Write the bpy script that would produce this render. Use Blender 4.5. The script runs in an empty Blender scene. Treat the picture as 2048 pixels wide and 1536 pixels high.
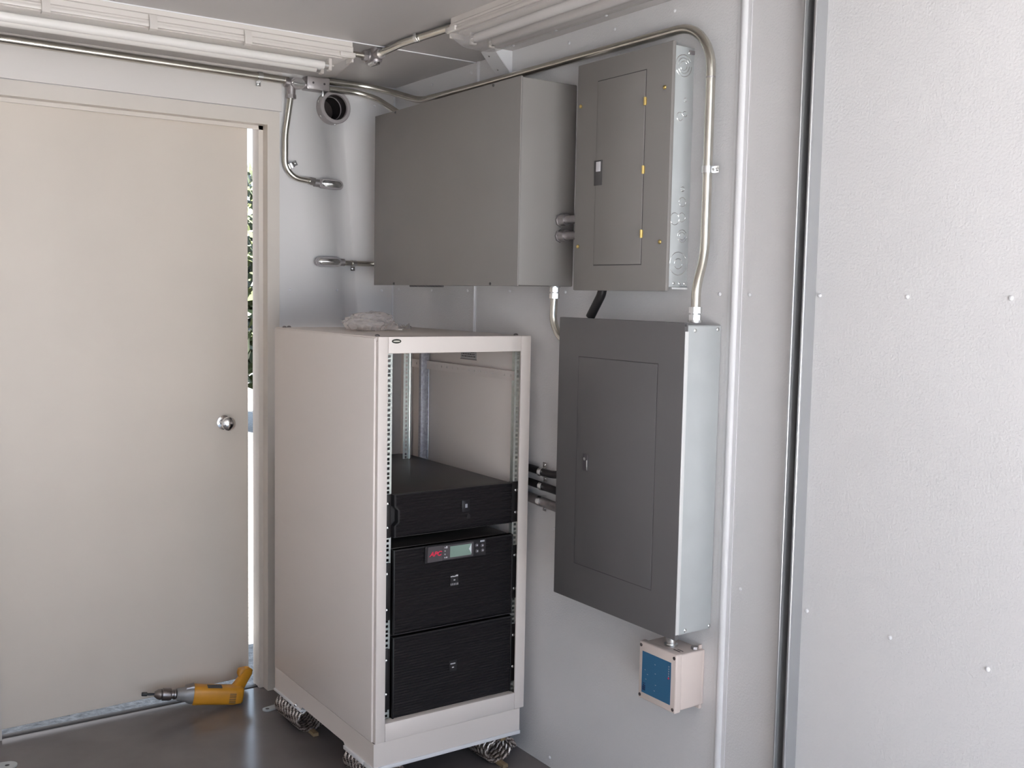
import bpy, bmesh, math, random
from mathutils import Vector, Matrix, noise

random.seed(7)
SC = bpy.context.scene
COL = SC.collection
PI = math.pi

# ------------------------------------------------------------------ camera
cd = bpy.data.cameras.new('camera')
cam = bpy.data.objects.new('camera', cd)
COL.objects.link(cam)
_a = math.radians(-34.5526); _b = math.radians(-4.8522); _c = math.radians(1.09855)
_f = Vector((-math.sin(_a) * math.cos(_b), math.cos(_a) * math.cos(_b), math.sin(_b)))
_r0 = Vector((math.cos(_a), math.sin(_a), 0)); _u0 = _r0.cross(_f)
_r = _r0 * math.cos(_c) + _u0 * math.sin(_c); _u = -_r0 * math.sin(_c) + _u0 * math.cos(_c)
cam.matrix_world = Matrix(((_r.x, _u.x, -_f.x, -2.014), (_r.y, _u.y, -_f.y, -3.7875), (_r.z, _u.z, -_f.z, 1.5482), (0, 0, 0, 1)))
cd.sensor_fit = 'HORIZONTAL'; cd.sensor_width = 36.0; cd.lens = 36.0 * 2095.31 / 2048
cd.clip_start = 0.02; cd.clip_end = 200
SC.camera = cam

# ------------------------------------------------------------------ world, sun, exposure
W = bpy.data.worlds.new('sky'); SC.world = W; W.use_nodes = True
bg = W.node_tree.nodes['Background']
bg.inputs[0].default_value = (0.62, 0.78, 1.0, 1); bg.inputs[1].default_value = 0.62
sd = bpy.data.lights.new('sun', 'SUN'); sd.energy = 13.0; sd.color = (1.0, 0.975, 0.940); sd.angle = math.radians(0.6)
sun = bpy.data.objects.new('sun', sd); COL.objects.link(sun)
sun.rotation_euler = Vector((0.16, 0.38, -1.0)).to_track_quat('-Z', 'Y').to_euler()
# the open double doorway behind the camera: a light portal for the sky seen through it
pd = bpy.data.lights.new('doorway_daylight', 'AREA'); pd.shape = 'RECTANGLE'; pd.size = 2.82; pd.size_y = 2.34
pd.cycles.is_portal = True
po = bpy.data.objects.new('doorway_daylight', pd); COL.objects.link(po)
po.location = (-1.50, -5.25, 1.17); po.rotation_euler = (PI / 2, 0, 0)
SC.view_settings.view_transform = 'Standard'; SC.view_settings.look = 'None'
SC.view_settings.exposure = 2.64; SC.view_settings.gamma = 1.0
SC.view_settings.use_curve_mapping = False
SC.cycles.max_bounces = 16; SC.cycles.diffuse_bounces = 10; SC.cycles.glossy_bounces = 6
SC.cycles.transparent_max_bounces = 16
SC.cycles.sample_clamp_indirect = 6.0
SC.cycles.caustics_reflective = False; SC.cycles.caustics_refractive = False

# ------------------------------------------------------------------ materials
def mat(name, col, rough=0.5, metal=0.0, bump=None, var=None, spec=0.5, coat=0.0, aniso=None):
    m = bpy.data.materials.new(name); m.use_nodes = True
    nt = m.node_tree; N = nt.nodes; L = nt.links
    p = N['Principled BSDF']
    p.inputs['Base Color'].default_value = (*col, 1); p.inputs['Roughness'].default_value = rough
    p.inputs['Metallic'].default_value = metal; p.inputs['Specular IOR Level'].default_value = spec
    p.inputs['Coat Weight'].default_value = coat
    tc = N.new('ShaderNodeTexCoord')
    if var:
        sc, amt = var[0], var[1]
        n = N.new('ShaderNodeTexNoise'); n.inputs['Scale'].default_value = sc; n.inputs['Detail'].default_value = 5
        mp = N.new('ShaderNodeMapping'); mp.inputs['Scale'].default_value = var[2] if len(var) > 2 else (1, 1, 1)
        L.new(tc.outputs['Object'], mp.inputs[0]); L.new(mp.outputs[0], n.inputs['Vector'])
        r = N.new('ShaderNodeValToRGB')
        r.color_ramp.elements[0].position = 0.3; r.color_ramp.elements[1].position = 0.7
        r.color_ramp.elements[0].color = (*[c * (1 - amt) for c in col], 1)
        r.color_ramp.elements[1].color = (*[min(1, c * (1 + amt)) for c in col], 1)
        L.new(n.outputs['Fac'], r.inputs[0]); L.new(r.outputs[0], p.inputs['Base Color'])
    if bump:
        n = N.new('ShaderNodeTexNoise'); n.inputs['Scale'].default_value = bump[0]; n.inputs['Detail'].default_value = 3
        b = N.new('ShaderNodeBump'); b.inputs['Strength'].default_value = bump[1]; b.inputs['Distance'].default_value = bump[2]
        L.new(tc.outputs['Object'], n.inputs['Vector']); L.new(n.outputs['Fac'], b.inputs['Height']); L.new(b.outputs[0], p.inputs['Normal'])
    return m

M = {}
M['wall'] = mat('white_stippled_wall_paint', (0.70, 0.685, 0.685), 0.42, bump=(170, 0.40, 0.003), var=(1.3, 0.03))
M['darkwall'] = mat('dull_grey_wall_paint', (0.78, 0.765, 0.755), 0.6)
M['header'] = mat('cream_header_paint', (0.68, 0.635, 0.60), 0.45, bump=(140, 0.06, 0.001), var=(1.3, 0.03))
M['doorwall'] = mat('white_wall_paint', (0.70, 0.675, 0.665), 0.45, bump=(140, 0.06, 0.001), var=(1.3, 0.03))
M['trim_paint'] = mat('beige_enamel_paint', (0.65, 0.59, 0.53), 0.38, bump=(60, 0.05, 0.001), var=(3, 0.03))
M['door_paint'] = mat('beige_door_paint', (0.66, 0.585, 0.51), 0.40, bump=(25, 0.04, 0.002), var=(2.2, 0.035))
M['bead'] = mat('white_bead_paint', (0.74, 0.73, 0.74), 0.35)
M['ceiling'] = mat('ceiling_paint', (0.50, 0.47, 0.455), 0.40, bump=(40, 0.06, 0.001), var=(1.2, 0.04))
M['floor'] = mat('grey_gloss_floor_paint', (0.150, 0.132, 0.128), 0.20, bump=(9, 0.05, 0.004), var=(6, 0.10), spec=0.5)
M['rack'] = mat('light_putty_powder_coat', (0.71, 0.64, 0.595), 0.42, bump=(420, 0.05, 0.0005))
M['rack_in'] = M['rack']
M['badge'] = mat('badge_dark', (0.03, 0.028, 0.02), 0.25)
M['gold'] = mat('badge_light', (0.62, 0.58, 0.50), 0.35, 0.6)
M['grey'] = mat('grey_enamel', (0.222, 0.205, 0.194), 0.46, bump=(300, 0.04, 0.0004), var=(4, 0.03))
M['grey_shaded'] = mat('shaded_grey_enamel', (0.118, 0.111, 0.111), 0.48, bump=(300, 0.03, 0.0004), var=(4, 0.03))  # same grey paint as the upper boxes, darkened for the weaker light there
M['grey_line'] = mat('panel_gap', (0.06, 0.055, 0.055), 0.6)
M['galv'] = mat('galvanised_sheet', (0.54, 0.56, 0.56), 0.42, 0.40, var=(14, 0.03), bump=(30, 0.03, 0.001))
M['galv_edge'] = mat('bright_steel_edge', (0.88, 0.88, 0.87), 0.28, 0.45)
M['emt'] = mat('galvanised_conduit', (0.66, 0.63, 0.56), 0.27, 1.0, var=(25, 0.08))
M['cast'] = mat('cast_conduit_fitting', (0.42, 0.39, 0.385), 0.42, 0.85, var=(40, 0.12), bump=(120, 0.12, 0.001))
M['zinc'] = mat('bright_zinc', (0.78, 0.78, 0.77), 0.24, 1.0)
M['brass'] = mat('brass', (0.78, 0.58, 0.22), 0.28, 1.0)
M['chrome'] = mat('chrome', (0.88, 0.87, 0.86), 0.12, 1.0)
M['alu'] = mat('brushed_aluminium', (0.66, 0.66, 0.67), 0.30, 0.9, var=(8, 0.06, (1, 1, 0.05)))
M['strut'] = mat('grey_strut_steel', (0.33, 0.33, 0.335), 0.45, 0.35)
M['alu_dark'] = mat('strut_inside', (0.10, 0.10, 0.11), 0.55, 0.4)
M['black'] = mat('black_textured_steel', (0.020, 0.017, 0.017), 0.42, bump=(300, 0.1, 0.0005))
M['blacktop'] = mat('dark_brown_black_lid', (0.034, 0.028, 0.025), 0.40)
M['bezel'] = mat('black_plastic', (0.011, 0.009, 0.0095), 0.5)
M['bezel_edge'] = mat('dark_grey_plastic', (0.017, 0.0145, 0.0155), 0.52, spec=0.35)
M['dispgrey'] = mat('display_grey', (0.075, 0.065, 0.070), 0.4)
M['dispblack'] = mat('display_black', (0.02, 0.018, 0.02), 0.3)
M['lcd'] = mat('lcd_green', (0.24, 0.33, 0.28), 0.12, coat=0.6)
M['lcd_hi'] = mat('lcd_reflection', (0.66, 0.70, 0.70), 0.2)
M['red'] = mat('red_print', (0.75, 0.03, 0.08), 0.4)
M['whiteprint'] = mat('white_print', (0.62, 0.60, 0.62), 0.5)
M['button'] = mat('button_grey', (0.40, 0.40, 0.44), 0.3)
M['rail'] = mat('zinc_plated_rail', (0.74, 0.77, 0.72), 0.32, 0.55, var=(60, 0.08))
M['rail_blue'] = mat('galvanised_channel', (0.36, 0.35, 0.38), 0.5, 0.5, var=(120, 0.22))
M['cable'] = mat('black_cable_jacket', (0.014, 0.011, 0.011), 0.42)
M['ivory'] = mat('ivory_plastic', (0.66, 0.56, 0.51), 0.42)
M['blue'] = mat('blue_label', (0.03, 0.13, 0.25), 0.45)
M['darkblue'] = mat('navy_print', (0.006, 0.02, 0.09), 0.5)
M['darkprint'] = mat('dark_print', (0.05, 0.035, 0.035), 0.5)
M['rope'] = mat('steel_wire_rope', (0.52, 0.46, 0.42), 0.38, 0.8, var=(300, 0.15))
M['rope_gap'] = mat('rope_valley', (0.05, 0.03, 0.022), 0.6)
M['goldbar'] = mat('chromate_bar', (0.36, 0.26, 0.15), 0.42, 0.5, var=(60, 0.12))
M['yellow'] = mat('yellow_drill_shell', (0.62, 0.27, 0.02), 0.42, var=(14, 0.10))
M['drillgrey'] = mat('drill_gear_case', (0.27, 0.26, 0.255), 0.45, 0.4, var=(30, 0.1))
M['chuck'] = mat('drill_chuck_steel', (0.24, 0.21, 0.20), 0.28, 0.9)
M['fixture'] = mat('white_fixture_plastic', (0.60, 0.555, 0.515), 0.35)
M['tube'] = mat('fluorescent_tube', (0.86, 0.84, 0.82), 0.22)
M['reflector'] = mat('white_reflector', (0.66, 0.62, 0.58), 0.35)
M['sleeve'] = mat('grey_sleeve', (0.40, 0.365, 0.36), 0.35, 0.5)
M['sleeve_in'] = mat('sleeve_dark_inside', (0.03, 0.02, 0.018), 0.5, 0.2)
M['paper'] = mat('sticker_silver', (0.42, 0.40, 0.40), 0.4, 0.2)
M['ground'] = mat('pale_gravel', (0.47, 0.475, 0.475), 0.9, bump=(60, 0.8, 0.02), var=(38, 0.45))
M['gravel'] = mat('dark_gravel', (0.105, 0.10, 0.095), 0.9, bump=(60, 0.8, 0.02), var=(30, 0.5))
M['outer'] = mat('light_blocker_paint', (0.10, 0.10, 0.11), 0.7)
M['threshold'] = mat('dark_brown_threshold', (0.055, 0.045, 0.040), 0.6)
M['leaf'] = mat('green_leaf', (0.055, 0.065, 0.025), 0.5, var=(3, 0.35))
M['bark'] = mat('bark', (0.12, 0.085, 0.06), 0.85)

def clear_plastic(name, col, trans, rough=0.12):
    m = bpy.data.materials.new(name); m.use_nodes = True
    nt = m.node_tree; N = nt.nodes; L = nt.links
    p = N['Principled BSDF']; p.inputs['Base Color'].default_value = (*col, 1); p.inputs['Roughness'].default_value = rough
    t = N.new('ShaderNodeBsdfTransparent'); t.inputs[0].default_value = (0.97, 0.96, 0.95, 1)
    mx = N.new('ShaderNodeMixShader'); mx.inputs[0].default_value = trans
    L.new(p.outputs[0], mx.inputs[1]); L.new(t.outputs[0], mx.inputs[2]); L.new(mx.outputs[0], N['Material Output'].inputs[0])
    return m
M['lens'] = clear_plastic('clear_lens_plastic', (0.80, 0.77, 0.74), 0.86, 0.06)
M['lens2'] = clear_plastic('ribbed_lens_plastic', (0.60, 0.58, 0.58), 0.66, 0.10)
M['bag'] = clear_plastic('crumpled_bag_film', (0.80, 0.74, 0.71), 0.62, 0.12)

# ------------------------------------------------------------------ mesh helpers
def wl(o):
    v = Vector((0, 0, 0))
    while o is not None:
        v = v + o.location; o = o.parent
    return v

def obj(name, bm, m, parent=None, loc=None, smooth=True, angle=35):
    """bm is in world coordinates; the object's origin is loc (its own base) or its parent's origin."""
    base = wl(parent) if parent is not None else Vector((0, 0, 0))
    o_loc = Vector(loc) if loc is not None else base
    bmesh.ops.translate(bm, verts=bm.verts, vec=-o_loc)
    bmesh.ops.recalc_face_normals(bm, faces=bm.faces)
    me = bpy.data.meshes.new(name); bm.to_mesh(me); bm.free()
    ms = m if isinstance(m, (list, tuple)) else [m]
    for q in ms: me.materials.append(q)
    if smooth:
        for p in me.polygons: p.use_smooth = True
        me.set_sharp_from_angle(angle=math.radians(angle))
    o = bpy.data.objects.new(name, me); COL.objects.link(o)
    if parent is not None: o.parent = parent
    o.location = o_loc - base
    return o

def thing(name, label, cat, loc=(0, 0, 0), group=None):
    o = bpy.data.objects.new(name, None); COL.objects.link(o); o.empty_display_size = 0.05
    o.location = loc; o['label'] = label; o['category'] = cat
    if group: o['group'] = group
    return o

def tag(o, label, cat, group=None, kind=None):
    o['label'] = label; o['category'] = cat
    if group: o['group'] = group
    if kind: o['kind'] = kind
    return o

def struct(name, bm, m, label=None, cat=None, parent=None, loc=None, angle=35):
    o = obj(name, bm, m, parent, loc, angle=angle)
    if parent is None:
        o['kind'] = 'structure'
        if label: o['label'] = label; o['category'] = cat
    return o

def dup(o, loc, parent=None):
    """copy of one object (sharing its mesh) put at world position loc"""
    c = o.copy(); COL.objects.link(c)
    p = parent if parent is not None else o.parent
    c.parent = p
    c.location = Vector(loc) - (wl(p) if p is not None else Vector((0, 0, 0)))
    return c

def NB(): return bmesh.new()

def box(bm, a, b, bev=0.0, seg=2, mi=0):
    x0, x1 = sorted((a[0], b[0])); y0, y1 = sorted((a[1], b[1])); z0, z1 = sorted((a[2], b[2]))
    vs = [bm.verts.new(p) for p in ((x0, y0, z0), (x1, y0, z0), (x1, y1, z0), (x0, y1, z0), (x0, y0, z1), (x1, y0, z1), (x1, y1, z1), (x0, y1, z1))]
    fs = [bm.faces.new([vs[i] for i in q]) for q in ((0, 3, 2, 1), (4, 5, 6, 7), (0, 1, 5, 4), (1, 2, 6, 5), (2, 3, 7, 6), (3, 0, 4, 7))]
    for f in fs: f.material_index = mi
    if bev > 0:
        es = set(e for f in fs for e in f.edges)
        bmesh.ops.bevel(bm, geom=list(es), offset=bev, segments=seg, profile=0.5, affect='EDGES', clamp_overlap=True)
    return bm

def prism(bm, pts, axis, a, b, mi=0):
    """polygon pts (2-D) extruded along axis from a to b; 2-D order: X:(y,z) Y:(x,z) Z:(x,y)"""
    def P(p, t):
        return (t, p[0], p[1]) if axis == 'X' else (p[0], t, p[1]) if axis == 'Y' else (p[0], p[1], t)
    v0 = [bm.verts.new(P(p, a)) for p in pts]; v1 = [bm.verts.new(P(p, b)) for p in pts]
    n = len(pts); fs = [bm.faces.new(v0[::-1]), bm.faces.new(v1)]
    for i in range(n): fs.append(bm.faces.new((v0[i], v0[(i + 1) % n], v1[(i + 1) % n], v1[i])))
    for f in fs: f.material_index = mi
    return fs

def ring_pts(c, t, r, n, up=None, ph=0.0):
    t = Vector(t).normalized()
    if up is None: up = Vector((0, 0, 1)) if abs(t.z) < 0.9 else Vector((1, 0, 0))
    a = t.cross(up).normalized(); b = a.cross(t)
    return [Vector(c) + (a * math.cos(2 * PI * k / n + ph) + b * math.sin(2 * PI * k / n + ph)) * r for k in range(n)], b

def sweep(bm, path, radii, n=14, caps=True, mi=0):
    """tube along path; radii number or list"""
    path = [Vector(p) for p in path]
    if not isinstance(radii, (list, tuple)): radii = [radii] * len(path)
    up = None; rows = []
    for i, p in enumerate(path):
        t = (path[min(i + 1, len(path) - 1)] - path[max(i - 1, 0)])
        pts, up = ring_pts(p, t, radii[i], n, up)
        rows.append([bm.verts.new(q) for q in pts])
    for i in range(len(rows) - 1):
        for k in range(n):
            f = bm.faces.new((rows[i][k], rows[i][(k + 1) % n], rows[i + 1][(k + 1) % n], rows[i + 1][k])); f.material_index = mi
    if caps:
        f = bm.faces.new(rows[0][::-1]); f.material_index = mi
        f = bm.faces.new(rows[-1]); f.material_index = mi
    return bm

def cyl(bm, a, b, r, n=16, r2=None, mi=0):
    """plain cylinder, doubled end rows not needed: own vertices per piece"""
    return sweep(bm, [a, b], [r, r if r2 is None else r2], n, True, mi)

def lathe(bm, a, d, prof, n=20, mi=0):
    """prof: list of (distance along d, radius)"""
    a = Vector(a); d = Vector(d).normalized(); up = None; rows = []
    for s, r in prof:
        pts, up = ring_pts(a + d * s, d, max(r, 1e-5), n, None)
        rows.append([bm.verts.new(q) for q in pts])
    for i in range(len(rows) - 1):
        for k in range(n):
            f = bm.faces.new((rows[i][k], rows[i][(k + 1) % n], rows[i + 1][(k + 1) % n], rows[i + 1][k])); f.material_index = mi
    bm.faces.new(rows[0][::-1]).material_index = mi
    bm.faces.new(rows[-1]).material_index = mi
    return bm

def rounded(pts, r, seg=8):
    """polyline with arcs of radius r (number or list for inner points)"""
    pts = [Vector(p) for p in pts]; out = [pts[0]]
    for i in range(1, len(pts) - 1):
        rr = r[i - 1] if isinstance(r, (list, tuple)) else r
        p, a, b = pts[i], pts[i - 1] - pts[i], pts[i + 1] - pts[i]
        la, lb = a.length, b.length; a.normalize(); b.normalize()
        ang = a.angle(b); d = min(rr / math.tan(ang / 2), la * 0.49, lb * 0.49)
        rr2 = d * math.tan(ang / 2)
        c = p + (a + b).normalized() * (rr2 / math.sin(ang / 2))
        s, e = p + a * d - c, p + b * d - c
        tot = s.angle(e); ax = s.cross(e)
        if ax.length < 1e-9: out.append(p); continue
        ax.normalize()
        for k in range(seg + 1):
            out.append(c + Matrix.Rotation(tot * k / seg, 3, ax) @ s)
    out.append(pts[-1])
    return out

def thicken(bm, faces, vec):
    """give flat faces a back side moved by vec, with rims"""
    vec = Vector(vec); faces = list(faces); m = {}
    cnt = {}
    for f in faces:
        for e in f.edges: cnt[e] = cnt.get(e, 0) + 1
        for v in f.verts:
            if v not in m: m[v] = None
    for v in list(m): m[v] = bm.verts.new(v.co + vec)
    for f in faces:
        g = bm.faces.new([m[v] for v in reversed(f.verts)]); g.material_index = f.material_index
    for e, c in cnt.items():
        if c == 1:
            a, b_ = e.verts; bm.faces.new((a, b_, m[b_], m[a]))

def hexnut(bm, a, b, r, mi=0):
    return cyl(bm, a, b, r, 6, mi=mi)

def screw_bm(c, d, r=0.004, h=0.003):
    bm = NB(); lathe(bm, Vector(c) - Vector(d).normalized() * 0.001, d, [(0, r), (h * 0.45 + 0.001, r), (h * 0.8 + 0.001, r * 0.75), (h + 0.001, r * 0.25)], 12)
    return bm

def screws(name, parent, pts, d, r, h, m, label=None):
    first = None
    for p in pts:
        if first is None:
            first = obj(name, screw_bm(p, d, r, h), m, parent, loc=p)
            if label: first['label'] = label
        else:
            dup(first, p, parent)

def text_mesh(s, size, shear=0.0, ext=0.0004, offset=0.0):
    cu = bpy.data.curves.new('lettering', 'FONT'); cu.body = s; cu.size = size; cu.shear = shear; cu.extrude = ext; cu.offset = offset
    cu.align_x = 'CENTER'; cu.align_y = 'CENTER'
    o = bpy.data.objects.new('lettering', cu); COL.objects.link(o)
    dg = bpy.context.evaluated_depsgraph_get(); me = bpy.data.meshes.new_from_object(o.evaluated_get(dg))
    bpy.data.objects.remove(o); bpy.data.curves.remove(cu)
    return me

# ------------------------------------------------------------------ room shell
ZC = 2.36; XL = -3.00; YF = -5.20
def strip(bm, a, b): return box(bm, a, b)
b = NB(); box(b, (XL - .1, YF - .1, -.20), (0.1, 0.05, 0.0)); floor = struct('floor', b, M['floor'], 'dark grey glossy painted floor of the equipment room', 'floor')
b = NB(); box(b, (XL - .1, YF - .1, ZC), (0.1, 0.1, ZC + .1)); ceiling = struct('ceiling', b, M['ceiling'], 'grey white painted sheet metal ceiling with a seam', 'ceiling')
b = NB(); box(b, (-1.62, -.6075, ZC - .0025), (0, -.6015, ZC + .001)); obj('seam', b, M['bead'], ceiling)
b = NB(); box(b, (0, YF - .1, -.2), (0.1, 0.1, ZC)); wall_right = struct('wall_right', b, M['wall'], 'white stippled wall carrying the grey electrical panels', 'wall')
b = NB(); box(b, (XL - .1, YF - .1, -.2), (XL, 0.1, ZC)); struct('wall_left', b, M['darkwall'], 'white wall opposite the electrical panels', 'wall')
# wall with the door: pieces round the opening
b = NB()
box(b, (-.50, 0, -.2), (0, 0.1, ZC))
wall_back = struct('wall_back', b, M['doorwall'], 'white wall with the beige door and the round sleeve', 'wall')
b = NB()
box(b, (XL, YF - .1, 0), (-2.9, YF, ZC)); box(b, (-.10, YF - .1, 0), (0, YF, ZC)); box(b, (-2.9, YF - .1, 2.34), (-.10, YF, ZC))
struct('wall_front', b, M['wall'], 'white wall with the open doorway behind the viewer', 'wall')

# rivets (parts of the surfaces they hold)
def rivets(parent, pts, d, r=.0052):
    first = None
    for p in pts:
        if first is None: first = obj('rivet', screw_bm(p, d, r, .0042), M['bead'], parent, loc=p)
        else: dup(first, p, parent)
z1, z2 = 1.561, .797
rv = [(0, y, z1) for y in (-.051, -.31, -.569, -.84, -1.15, -1.818, -1.923, -2.144, -2.381, -2.618, -2.86)]
rv += [(0, y, z2) for y in (-1.12, -1.50, -1.929, -2.146, -2.381, -2.615, -2.85)]
rv += [(0, y, 2.329) for y in (-.299, -.573, -1.141, -1.359, -1.612, -1.84)] + [(0, -1.125, .033)]
rivets(wall_right, rv, (-1, 0, 0))
rivets(wall_back, [(-.442, 0, 1.553), (-.247, 0, 1.555), (-.052, 0, 1.556), (-.09, 0, 2.28)], (0, -1, 0))
rivets(ceiling, [(-.046, -.899, ZC), (-.053, -1.141, ZC), (-.044, -1.37, ZC), (-.05, -1.6, ZC)], (0, 0, -1))

# vertical beads and strut on the right wall
def bead(name, y, w, d, z0, z1, label):
    b = NB(); n = 8
    pts = [(0.001, y - w / 2 - w * .6), (-.002, y - w / 2 - w * .6), (-.002, y - w / 2)]
    pts += [(-.002 - d * math.sin(PI * k / n), y - w / 2 * math.cos(PI * k / n)) for k in range(1, n)]
    pts += [(-.002, y + w / 2), (-.002, y + w / 2 + w * .6), (0.001, y + w / 2 + w * .6)]
    prism(b, pts, 'Z', z0, z1)
    return struct(name, b, M['bead'], label, 'trim', angle=50)
bead('trim_1', -1.873, .021, .009, 0, ZC, 'white rounded bead strip right of the electrical panels')
bead('trim_2', -.619, .008, .004, 0, ZC, 'thin white seam strip on the wall behind the rack')
b = NB(); box(b, (-.006, -.0045, 0), (0, 0, ZC), .001); struct('trim_3', b, M['bead'], 'thin white corner strip where the two walls meet', 'trim')
# strut channel
b = NB()
y0, y1, d = -2.131, -2.095, .04
out = [(0, y0), (-d, y0), (-d, y0 + .007), (-d + .007, y0 + .007), (-d + .007, y0 + .0045), (-d + .0025, y0 + .0045), (-d + .0025, y0 + .0025), (-.0025, y0 + .0025),
       (-.0025, y1 - .0025), (-d + .0025, y1 - .0025), (-d + .0025, y1 - .0045), (-d + .007, y1 - .0045), (-d + .007, y1 - .007), (-d, y1 - .007), (-d, y1), (0, y1)]
n = len(out)
lo = [b.verts.new((p[0], p[1], 0)) for p in out]; hi = [b.verts.new((p[0], p[1], ZC)) for p in out]
for i in range(n): b.faces.new((lo[i], lo[(i + 1) % n], hi[(i + 1) % n], hi[i]))
strut = struct('trim_4', b, M['strut'], 'tall vertical steel strut channel fixed to the white wall', 'channel', angle=30)
b = NB(); box(b, (-.0045, y0 + .003, .001), (-.003, y1 - .003, ZC - .001)); obj('channel_back', b, M['alu_dark'], strut)
for ya, yb in ((y0 - .0006, y0 + .0048), (y1 - .0048, y1 + .0006)):
    b = NB(); box(b, (-d - .0022, ya, .001), (-d + .0052, yb, ZC - .001), .0021, 3); obj('lip', b, M['alu'], strut)

# ------------------------------------------------------------------ door, frame, header panel
XC, XJ = -.536, -.553      # casing edge, stop edge (right jamb)
ZCs, ZJ = 2.160, 2.146
b = NB()
# right jamb profile (x,y)
jr = [(XC, -.012), (-.489, -.012), (-.489, .002), (-.502, .002), (-.502, .098), (XJ, .098), (XJ, .034), (XC, .034)]
prism(b, jr, 'Z', 0.0, 2.211)
jl = [(-2.02 - p[0], p[1]) for p in jr]
prism(b, jl, 'Z', 0.0, 2.211)
hd = [(-.012, ZCs), (-.012, 2.211), (.002, 2.211), (.002, 2.198), (.098, 2.198), (.098, 2.176), (.0415, 2.176), (.0415, ZJ), (.034, ZJ), (.034, ZCs)]
prism(b, hd, 'X', -2.02 - XC, XC)
frame = struct('trim_5', b, M['trim_paint'], 'beige steel frame round the beige door', 'door frame', angle=25)
b = NB(); box(b, (-1.70, -.007, 2.2145), (-.478, .001, ZC - .001), .001, 1)
panel = struct('trim_6', b, M['header'], 'plain flat header panel above the beige door', 'panel')
b = NB(); box(b, (-.50, .0505, -.03), (-1.53, .080, .003), .002)
struct('trim_7', b, M['threshold'], 'dark threshold strip under the beige door', 'threshold')
# door leaf, opened about three degrees outwards; local x along leaf from hinge
door = bpy.data.objects.new('door_1', None); COL.objects.link(door)
door.location = (-1.475, .043, .034); door.rotation_euler = (0, 0, math.atan2(.044, .899)); door['kind'] = 'structure'
door['label'] = 'plain beige door standing slightly ajar with a round knob'; door['category'] = 'door'
def dpart(name, bm, m):
    bmesh.ops.recalc_face_normals(bm, faces=bm.faces)
    me = bpy.data.meshes.new(name); bm.to_mesh(me); bm.free(); me.materials.append(m)
    for p in me.polygons: p.use_smooth = True
    me.set_sharp_from_angle(angle=math.radians(35))
    o = bpy.data.objects.new(name, me); COL.objects.link(o); o.parent = door; return o
b = NB(); box(b, (0, 0, 0), (.900, .044, 2.137), .0015, 1); dpart('door_leaf', b, M['door_paint'])
b = NB(); lathe(b, (.802, .001, 1.012), (0, -1, 0), [(0, .027), (.006, .027), (.010, .012), (.028, .011), (.034, .019), (.045, .0265), (.056, .0255), (.063, .017), (.066, .006)], 28); dpart('knob', b, M['chrome'])
b = NB(); box(b, (.8995, .010, .98), (.9012, .034, 1.05)); dpart('latch_plate', b, M['zinc'])

# ------------------------------------------------------------------ outside: seen through the gap, plus an unseen light blocker
b = NB(); box(b, (-40, .1, -.5), (60, 70, -.2))
struct('ground', b, M['gravel'], 'gravel ground outside the door gap', 'ground')
b = NB(); box(b, (-14, -20, -.5), (12, YF - .1, -.2))
struct('ground', b, M['ground'], 'pale gravel apron outside the open doorway', 'ground')
b = NB(); box(b, (-8, 1.7, -.2), (-.35, 1.85, 4.2)); struct('light_blocker', b, M['outer'], 'dark unseen wall added outside to shade the door jamb', 'wall')  # unseen wall, added to keep daylight off the door jamb
def tree(x, y, h, rad, zc, label, seed):
    rnd = random.Random(seed)
    t = thing('tree', label, 'tree', (x, y, -.2), 'trees outside the door')
    b = NB(); sweep(b, [(x, y, -.2), (x + .05, y, h * .35), (x - .05, y, h * .7)], [.13, .10, .05], 10); obj('trunk', b, M['bark'], t)
    b = NB()
    for i in range(2600):
        v = Vector((rnd.gauss(0, 1), rnd.gauss(0, 1), rnd.gauss(0, 1))).normalized() * rad * rnd.random() ** .4
        c = Vector((x, y, zc)) + Vector((v.x, v.y, v.z * (h - .6) / (2 * rad)))
        s = rnd.uniform(.07, .16); a = Vector((rnd.gauss(0, 1), rnd.gauss(0, 1), rnd.gauss(0, 1))).normalized(); w = a.orthogonal().normalized()
        b.faces.new([b.verts.new(c + q) for q in (a * s, w * s * .5, -a * s, -w * s * .5)])
    obj('foliage', b, M['leaf'], t, smooth=False)
tree(2.55, 9.0, 3.5, 1.05, 1.75, 'dense green tree outside glimpsed through the door gap', 3)

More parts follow.
